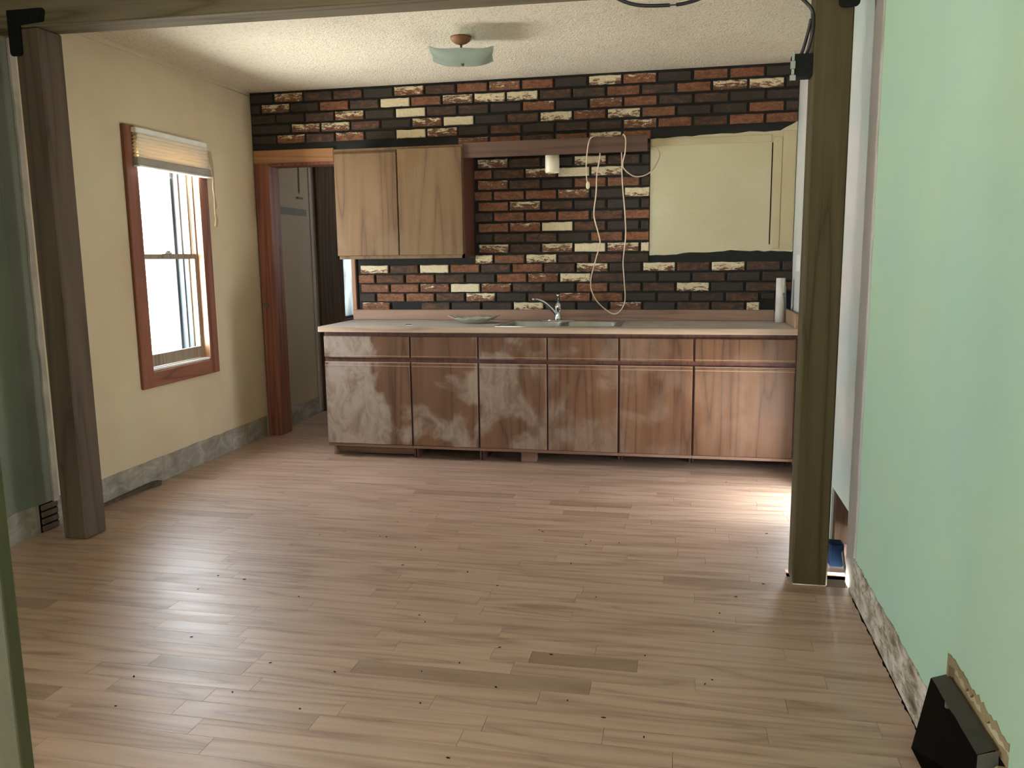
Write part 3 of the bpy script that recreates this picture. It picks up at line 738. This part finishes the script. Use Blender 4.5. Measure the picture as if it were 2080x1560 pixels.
cord('electrical_cord', [(2.77, -.15, 2.094), (2.785, -.26, 2.14), (2.795, -.288, 2.143), (2.808, -.300, 2.11), (2.805, -.300, 2.03), (2.790, -.300, 1.965), (2.80, -.295, 1.925), (2.86, -.28, 1.880), (2.93, -.25, 1.885), (2.985, -.2, 1.93), (3.02, -.14, 2.01), (3.012, -.08, 2.06), (2.985, -.04, 2.085), (2.958, -.02, 2.09)],
     .0042, 'cord', 'thin cream cord looping from the right end of the valance to the painted panel')

# ------------------------------------------------------------------ base cabinets
ZF = .852
def base_unit(x0, x1, doors, label, toe='open'):
    t = thing('base_cabinet', ((x0+x1)/2, -.3, 0), label, 'cabinet', 'base cabinets under the worktop')
    obj('carcass', boxes(((x0, -.594, .086), (x1, .008, .872))), M['reddark'], t)
    # frame rail seen between drawers and doors
    obj('bottom_rail', boxes(((x0, -.606, .080), (x1, -.594, .100), .002)), M['redwood'], t)
    for a, b in doors:
        obj('drawer_front', door_mesh(a, b, .702, ZF-.004, -.594, -.613), M['oak'], t)
        d = obj('cabinet_door', door_mesh(a, b, .102, .668, -.594, -.613), M['oak'], t)
        obj('finger_rail', boxes(((a, -.615, .646), (b, -.612, .650)), ((a, -.612, .668), (b, -.596, .672))), M['oakh'], d)
        obj('drawer_lip', boxes(((a, -.615, .714), (b, -.612, .717))), M['oakh'], t)
    if toe == 'board': obj('toe_board', boxes(((x0+.012, -.540, .0), (x0+.030, -.45, .086)), ((x0+.03, -.50, .012), (x1-.02, -.488, .086), .002)), M['redwood'], t)
    yl = -.545 if x1 < 2 else -.40; yr = -.545 if x0 < 2 else -.40
    obj('side_leg', boxes(((x1-.016, yl, 0), (x1-.003, -.06, .086))), M['reddark'], t)
    if toe != 'board': obj('side_leg', boxes(((x0+.003, yr, 0), (x0+.016, -.06, .086))), M['reddark'], t)
    return t
base_unit(.784, 1.404, [(.786, 1.397)], 'leftmost oak base cabinet, door smeared with a broad pale dust patch', 'board')
base_unit(1.4045, 1.873, [(1.411, 1.866)], 'narrow oak base cabinet second from the passage, left of the sink')
base_unit(1.8735, 2.798, [(1.880, 2.329), (2.342, 2.792)], 'double-door oak base cabinet directly below the sink')
base_unit(2.7985, 3.266, [(2.807, 3.260)], 'single-door oak base cabinet just right of the sink cabinet')
base_unit(3.2665, 3.880, [(3.273, 3.872)], 'wide reddish oak base cabinet at the right end beside the post')
o = obj('wood_block', boxes(((2.142, -.545, 0), (2.245, -.47, .080), .003)), M['redwood']); o.name = 'wood_block'
tag(o, 'short pale wood block propping the sink cabinet off the floor', 'wood block')

# ------------------------------------------------------------------ worktop with sink cut-out
SX0, SX1, SY0, SY1 = 1.985, 2.795, -.585, -.085
bm = new_bm()
cut = (SX0+.02, SX1-.02, SY0+.02, SY1-.02)
us = [.764, cut[0], cut[1], XR]
ys = [-.628, cut[2], cut[3], .008]
for i in range(3):
    for j in range(3):
        if i == 1 and j == 1: continue
        add_box(bm, (us[i], ys[j], .876), (us[i+1], ys[j+1], .914))
bmesh.ops.remove_doubles(bm, verts=bm.verts[:], dist=1e-5)
def m_top():
    t = NT('dusty_laminate_worktop'); n = t.noise(t.pos((1.2, 3, 1)), 3, 5, .6, .8); g = t.noise(t.pos((3, 60, 60)), 1, 3)
    c = t.mix(g, (.30, .21, .15), (.40, .30, .22)); c = t.mix(t.sm(n, .35, .55, .45, .95), c, (.50, .47, .43))
    return t.done(c, .55, 0, None, .4)
M['top'] = m_top()
wt = obj('worktop', bm, M['top'], None, (2.3, -.3, .876)); tag(wt, 'long dusty oak-look worktop with backsplash across all the base cabinets', 'worktop')
M['edge'] = wood('worktop_edge_wood', (.26, .17, .11), (.40, .29, .20), (.48, .37, .27), 'x', 12, .5, ring=5)
bm = new_bm(); add_box(bm, (.760, -.637, .877), (XR, -.628, .9145), .003, 0, 2); add_box(bm, (.757, -.636, .877), (.764, .0, .9145), .002)
obj('front_edge', bm, M['edge'], wt)
bm = new_bm(); add_box(bm, (.760, -.020, .914), (3.80, .010, .990), .004); obj('backsplash', bm, M['redsplash'] if 'redsplash' in M else wood('backsplash_wood', (.19, .105, .07), (.30, .18, .125), (.38, .25, .18), 'x', 10, .5, ring=4), wt)
obj('side_splash', boxes(((XR-.022, -.60, .914), (XR, -.02, 1.0), .003), ((3.80, -.018, .914), (XR-.022, .008, .98), .002)), M['oakh'], wt)

# sink
def build_sink():
    t = thing('kitchen_sink', (2.39, -.335, .914), 'double-bowl stainless steel sink set into the worktop', 'sink')
    ym = SY1-.075
    bowls = [(SX0+.04, 2.375, SY0+.04, ym), (2.405, SX1-.04, SY0+.04, ym)]
    bm = new_bm(); zt = .917
    us = [SX0, bowls[0][0], bowls[0][1], bowls[1][0], bowls[1][1], SX1]; ys = [SY0, SY0+.04, ym, SY1]
    for i in range(5):
        for j in range(3):
            if j == 1 and i in (1, 3): continue
            add_box(bm, (us[i], ys[j], .9142), (us[i+1], ys[j+1], zt))
    bmesh.ops.remove_doubles(bm, verts=bm.verts[:], dist=1e-5)
    add_tube(bm, [(SX0, SY0, zt-.001), (SX1, SY0, zt-.001)], .003, 6); add_tube(bm, [(SX0, SY1, zt-.001), (SX1, SY1, zt-.001)], .003, 6)
    add_tube(bm, [(SX0, SY0, zt-.001), (SX0, SY1, zt-.001)], .003, 6); add_tube(bm, [(SX1, SY0, zt-.001), (SX1, SY1, zt-.001)], .003, 6)
    obj('sink_rim', bm, M['steel'], t)
    for (a, b, c, d) in bowls:
        bm = new_bm(); prof = [(0, .9165), (.006, .908), (.012, .78), (.030, .752), (.06, .748)]; rings = []
        for off, z in prof:
            r = .05; ring = []
            x0_, x1_, y0_, y1_ = a+off, b-off, c+off, d-off
            for (cx, cy, a0) in ((x1_-r, y1_-r, 0), (x0_+r, y1_-r, 90), (x0_+r, y0_+r, 180), (x1_-r, y0_+r, 270)):
                for k in range(6):
                    an = math.radians(a0+k*18); ring.append(bm.verts.new((cx+r*math.cos(an), cy+r*math.sin(an), z)))
            rings.append(ring)
        for p, q in zip(rings, rings[1:]):
            for k in range(24): f = bm.faces.new((p[k], p[(k+1) % 24], q[(k+1) % 24], q[k])); f.smooth = True
        bm.faces.new(rings[-1]); bo = obj('bowl', bm, M['steel'], t)
        bm = new_bm(); add_lathe(bm, (a+b)/2, (c+d)/2, [(.045, .7485), (.043, .752), (.03, .750), (.01, .749)], 18); obj('drain', bm, M['chrome'], bo)
build_sink()
def build_faucet():
    t = thing('faucet', (2.335, -.122, .917), 'chrome single-lever faucet with a long curved spout behind the sink', 'faucet')
    x, y = 2.335, -.122
    bm = new_bm(); add_box(bm, (x-.125, y-.028, .9172), (x+.125, y+.028, .928), .006, 0, 3); obj('deck_plate', bm, M['chrome'], t)
    bm = new_bm(); add_lathe(bm, x, y, [(.026, .928), (.024, .94), (.020, .955), (.021, 1.0), (.024, 1.01), (.023, 1.03), (.016, 1.045), (.010, 1.05)], 20); obj('faucet_body', bm, M['chrome'], t)
    bm = new_bm(); pts = smooth_pts([(x-.012, y-.006, .965), (x-.05, y-.02, 1.01), (x-.09, y-.05, 1.05), (x-.13, y-.075, 1.071), (x-.160, y-.09, 1.072)], 6)
    add_tube(bm, pts, [.013-.003*i/len(pts) for i in range(len(pts))], 12); obj('spout', bm, M['chrome'], t)
    bm = new_bm(); add_tube(bm, [(x-.152, y-.087, 1.075), (x-.170, y-.096, 1.070)], .0125, 12); obj('aerator', bm, M['chrome'], t)
    bm = new_bm(); pts = [(x, y, 1.045), (x+.001, y, 1.07), (x+.002, y-.004, 1.092), (x+.002, y-.008, 1.105)]; add_tube(bm, pts, [.008, .006, .008, .010], 10)
    add_box(bm, (x-.012, y-.028, 1.100), (x+.014, y+.006, 1.110), .004); obj('lever', bm, M['chrome'], t)
build_faucet()

# scalloped glass dish
bm = new_bm(); cx, cy = 1.768, -.29; n = 72; rings = []
prof = [(.0, .9146, 0), (.35, .9146, 0), (.5, .920, .1), (.7, .934, .4), (.88, .948, .8), (1.0, .956, 1.)]
for s, z, wv in prof:
    ring = []
    for k in range(n):
        a = 2*math.pi*k/n; w_ = math.cos(a*12)*wv
        rx, ry = .165*s*(1+.035*w_), .115*s*(1+.05*w_)
        pull = 1+.10*wv*abs(math.cos(a))**8
        ring.append(bm.verts.new((cx+rx*pull*math.cos(a), cy+ry*math.sin(a), z+.004*w_+.012*wv*abs(math.cos(a))**6)))
    rings.append(ring)
for p, q in zip(rings, rings[1:]):
    for k in range(n):
        try: f = bm.faces.new((p[k], p[(k+1) % n], q[(k+1) % n], q[k])); f.smooth = True
        except ValueError: pass
bmesh.ops.remove_doubles(bm, verts=bm.verts[:], dist=1e-5)
bmesh.ops.solidify(bm, geom=bm.faces[:], thickness=-.003)
o = obj('glass_dish', bm, M['dish'], None, (cx, cy, .9146)); tag(o, 'scalloped pale green glass dish lying on the worktop left of the sink', 'dish')

# upright paper roll
def build_roll():
    x, y = 3.832, -.12
    t = thing('paper_roll', (x, y, .914), 'off-white paper roll standing upright with a loose flap in the worktop corner', 'paper roll')
    bm = new_bm(); add_lathe(bm, x-.008, y, [(.030, .9145), (.030, 1.207), (.012, 1.2075), (.011, 1.19)], 22); obj('roll', bm, M['paper'], t)
    bm = new_bm(); A = [(x+.020, y-.005, 1.205), (x+.018, y+.012, 1.205), (x-.004, y-.031, 1.15)]
    rows = [((x-.012, y-.0305, 1.205), (x+.018, y-.018, 1.206)), ((x-.006, y-.0305, 1.16), (x+.024, y-.016, 1.15)), ((x+.006, y-.028, 1.09), (x+.028, y-.014, 1.08)), ((x+.016, y-.026, 1.02), (x+.031, y-.012, 1.01)), ((x+.024, y-.024, .95), (x+.033, y-.010, .93)), ((x+.022, y-.022, .916), (x+.032, y-.008, .916))]
    vs = [(bm.verts.new(a), bm.verts.new(b)) for a, b in rows]
    for p, q in zip(vs, vs[1:]): f = bm.faces.new((p[0], p[1], q[1], q[0])); f.smooth = True
    bmesh.ops.solidify(bm, geom=bm.faces[:], thickness=.0012); obj('paper_flap', bm, M['paper'], t)
build_roll()

# white plate on the kitchen's right wall
o = obj('wall_plate', boxes(((XK-.006, -.36, 1.255), (XK, -.20, 1.36), .002)), M['white']); tag(o, 'white cover plate on the pale drywall above the worktop end', 'wall plate')
# small bits on the worktop
o = obj('plastic_chip', boxes(((1.352, -.52, .9142), (1.392, -.505, .918), .001)), M['white']); tag(o, 'small white chip lying on the worktop near its left end', 'chip')
o = obj('plaster_chip', boxes(((1.318, -.44, .9142), (1.36, -.425, .917), .001)), M['void']); tag(o, 'small dark chip lying on the worktop behind the white one', 'chip')

# ------------------------------------------------------------------ electrical box and cables on the right post
t = thing('junction_box', (3.62, -2.36, 2.03), 'open black junction box with metal yoke fixed to the right post', 'junction box')
bm = new_bm()
add_box(bm, (3.585, -2.40, 2.035), (3.659, -2.395, 2.118)); add_box(bm, (3.585, -2.335, 2.035), (3.659, -2.33, 2.118))
add_box(bm, (3.585, -2.395, 2.035), (3.659, -2.335, 2.040)); add_box(bm, (3.585, -2.395, 2.113), (3.659, -2.335, 2.118)); add_box(bm, (3.654, -2.395, 2.04), (3.659, -2.335, 2.113))
obj('box_shell', bm, M['black'], t)
obj('yoke', boxes(((3.576, -2.408, 2.020), (3.598, -2.402, 2.040), .001), ((3.581, -2.409, 2.040), (3.592, -2.402, 2.062), .001), ((3.577, -2.410, 2.062), (3.596, -2.402, 2.092), .002), ((3.582, -2.408, 2.092), (3.592, -2.402, 2.128), .001)), M['zinc'], t)
obj('switch_body', boxes(((3.586, -2.385, 2.05), (3.64, -2.345, 2.105), .003)), M['void'], t)
cord('power_cable', [(3.50, -2.405, 2.42), (3.575, -2.405, 2.345), (3.625, -2.405, 2.300), (3.651, -2.406, 2.262), (3.652, -2.41, 2.20), (3.645, -2.40, 2.15), (3.638, -2.38, 2.119)], .0065, 'cable', 'thick black cable running down beside the right post into the junction box', 'cable')
cord('power_cable', [(3.647, -2.398, 2.242), (3.640, -2.385, 2.20), (3.628, -2.38, 2.15), (3.618, -2.372, 2.119)], .006, 'cable', 'short second black cable entering the junction box from above', 'cable')
cord('power_cable', [(2.86, -2.40, 2.398), (2.95, -2.40, 2.350), (3.02, -2.40, 2.332), (3.112, -2.40, 2.327), (3.117, -2.40, 2.327)], .007, 'cable', 'left black cable end sagging under the beam toward a taped joint', 'cable')
cord('power_cable', [(3.117, -2.40, 2.3265), (3.144, -2.40, 2.3265)], .0025, 'cable', 'bare thin wire joining the two black cable ends under the beam', 'wire')
cord('power_cable', [(3.144, -2.40, 2.3265), (3.18, -2.40, 2.330), (3.24, -2.40, 2.345), (3.34, -2.40, 2.395)], .007, 'cable', 'right black cable end rising back to the beam from the joint', 'cable')

# blue outlet box low on the wall behind the right post, with its cable
t = thing('outlet_box', (3.87, -2.2, .03), 'blue plastic outlet box hanging low behind the right post', 'outlet box')
bm = new_bm(); add_box(bm, (3.835, -2.235, .02), (3.893, -2.17, .125), .006); obj('box_shell', bm, M['blue'], t)
bm = new_bm(); add_tube(bm, smooth_pts([(3.885, -2.236, .10), (3.893, -2.25, .04), (3.90, -2.30, -.02), (3.885, -2.34, -.10)], 6), .006, 8); obj('cable', bm, M['cable'], t)

# ------------------------------------------------------------------ duct opening low in the mint wall
bm = boxes(((XR+.075, -4.12, 0.0), (XR+.085, -3.60, .36)), ((XR+.012, -4.10, .262), (XR+.05, -3.662, .350)), ((XR-.001, -3.672, .19), (XR+.085, -3.659, .338)), ((XR+.001, -3.604, 0), (XR+.03, -3.59, .19)), ((XR-.012, -4.10, 0), (XR+.06, -4.02, .26), .008))
k = 26; up = [(-3.665-.41*i/k, .338+random.uniform(-.004, .010)) for i in range(k+1)]; lo_ = [(-3.665-.41*i/k, .328+random.uniform(-.016, .004)) for i in range(k, -1, -1)]
add_poly(bm, [(XR-.0025, a, b) for a, b in up+lo_], (.006, 0, 0))
t7 = struct('trim_7', bm, M['brokendark'])
bm = new_bm(); k = 16; add_poly(bm, [(XR+.0095, -3.69-.37*i/k, .312+random.uniform(-.006, .008)) for i in range(k+1)]+[(XR+.0095, -3.69-.37*i/k, .296+random.uniform(-.006, .004)) for i in range(k, -1, -1)], (.004, 0, 0))
obj('plaster_edge', bm, M['palestreak'], t7)
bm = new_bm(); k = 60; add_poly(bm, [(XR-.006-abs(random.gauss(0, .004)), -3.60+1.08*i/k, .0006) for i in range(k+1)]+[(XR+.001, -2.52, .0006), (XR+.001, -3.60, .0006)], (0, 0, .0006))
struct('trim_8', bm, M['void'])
def build_duct():
    t = thing('floor_duct', (XR, -3.85, 0), 'dark sheet metal duct boot in the broken hole at the foot of the mint wall', 'duct')
    bm = new_bm()
    # top flange sloping back into the wall, its front edge bent and torn
    fr = [(3.850+random.uniform(-.003, .003), -3.646-.35*i/9, .256+.008*i/9+random.uniform(-.004, .003)) for i in range(10)]
    bk = [(3.886, -3.660-.34*i/9, .281+random.uniform(-.002, .002)) for i in range(9, -1, -1)]
    a = [bm.verts.new(p) for p in fr]; b = [bm.verts.new(p) for p in bk[::-1]]
    for q in range(9): bm.faces.new((a[q], a[q+1], b[q+1], b[q]))
    bmesh.ops.solidify(bm, geom=bm.faces[:], thickness=.003)
    add_poly(bm, [(3.850, -3.998, .262), (3.852, -4.002, .0), (3.90, -4.012, .0), (3.888, -4.004, .281)], (0, -.004, 0))
    obj('duct_flange', bm, M['galv'], t)
    bm = new_bm()   # far side sheet leaning out over the floor, back and bottom of the boot
    add_poly(bm, [(3.850, -3.646, .256), (3.838, -3.560, .0), (3.95, -3.700, .0), (3.95, -3.70, .275)], (0, .003, 0))
    add_poly(bm, [(3.950, -3.64, .30), (3.950, -4.02, .30), (3.950, -4.02, .002), (3.950, -3.60, .002)], (.006, 0, 0))
    add_poly(bm, [(3.838, -3.562, .001), (3.850, -4.00, .001), (3.95, -4.0, .001), (3.95, -3.60, .001)], (0, 0, .002))
    obj('duct_inside', bm, M['void'], t)  # near-black colour stands in for the shade inside the metal boot
build_duct()

# curled wood sliver lying against the left wall
bm = new_bm(); add_poly(bm, [(.006, -2.15, .001), (.006, -1.50, .001), (.02, -1.46, .001), (.055, -1.46, .001), (.03, -1.62, .001)], (0, 0, .012))
vs = [v for v in bm.verts if v.co.y > -1.63 and v.co.z > .005]
for v in vs: v.co.z += .016; v.co.x += .006
o = obj('wood_sliver', bm, M['postL'], None, (.03, -1.6, 0)); tag(o, 'curled brown wood sliver lying on the floor along the window wall', 'wood scrap')

# loose crumbs on the floor
bm = new_bm()
spots = [(2.776, -2.026), (2.758, -2.079), (2.361, -3.393), (1.673, -2.893), (1.356, -2.764), (2.722, -2.338), (2.217, -2.976), (1.978, -2.486), (3.285, -3.307), (2.581, -3.84), (3.353, -2.755), (3.469, -.853), (3.652, -.79), (3.618, -1.774), (2.87, -2.686), (3.087, -3.149)]
spots += [(random.uniform(1.2, 3.6), random.uniform(-3.9, -1.9)) for _ in range(34)]
for x, y in spots:
    a = random.uniform(0, math.pi); s = random.uniform(.003, .008); q = random.uniform(.0015, .003); c_, s_ = math.cos(a), math.sin(a)
    pts = [(x+c_*s, y+s_*s, .0003), (x-s_*q, y+c_*q, .0003), (x-c_*s, y-s_*s, .0003), (x+s_*q, y-c_*q, .0003)]
    add_poly(bm, pts, (0, 0, .002))
o = obj('floor_debris', bm, M['void']); tag(o, 'dark crumbs and splinters scattered over the sanded wood floor', 'debris'); o['kind'] = 'stuff'
for o in list(bpy.data.objects):
    if '_o' in o: del o['_o']
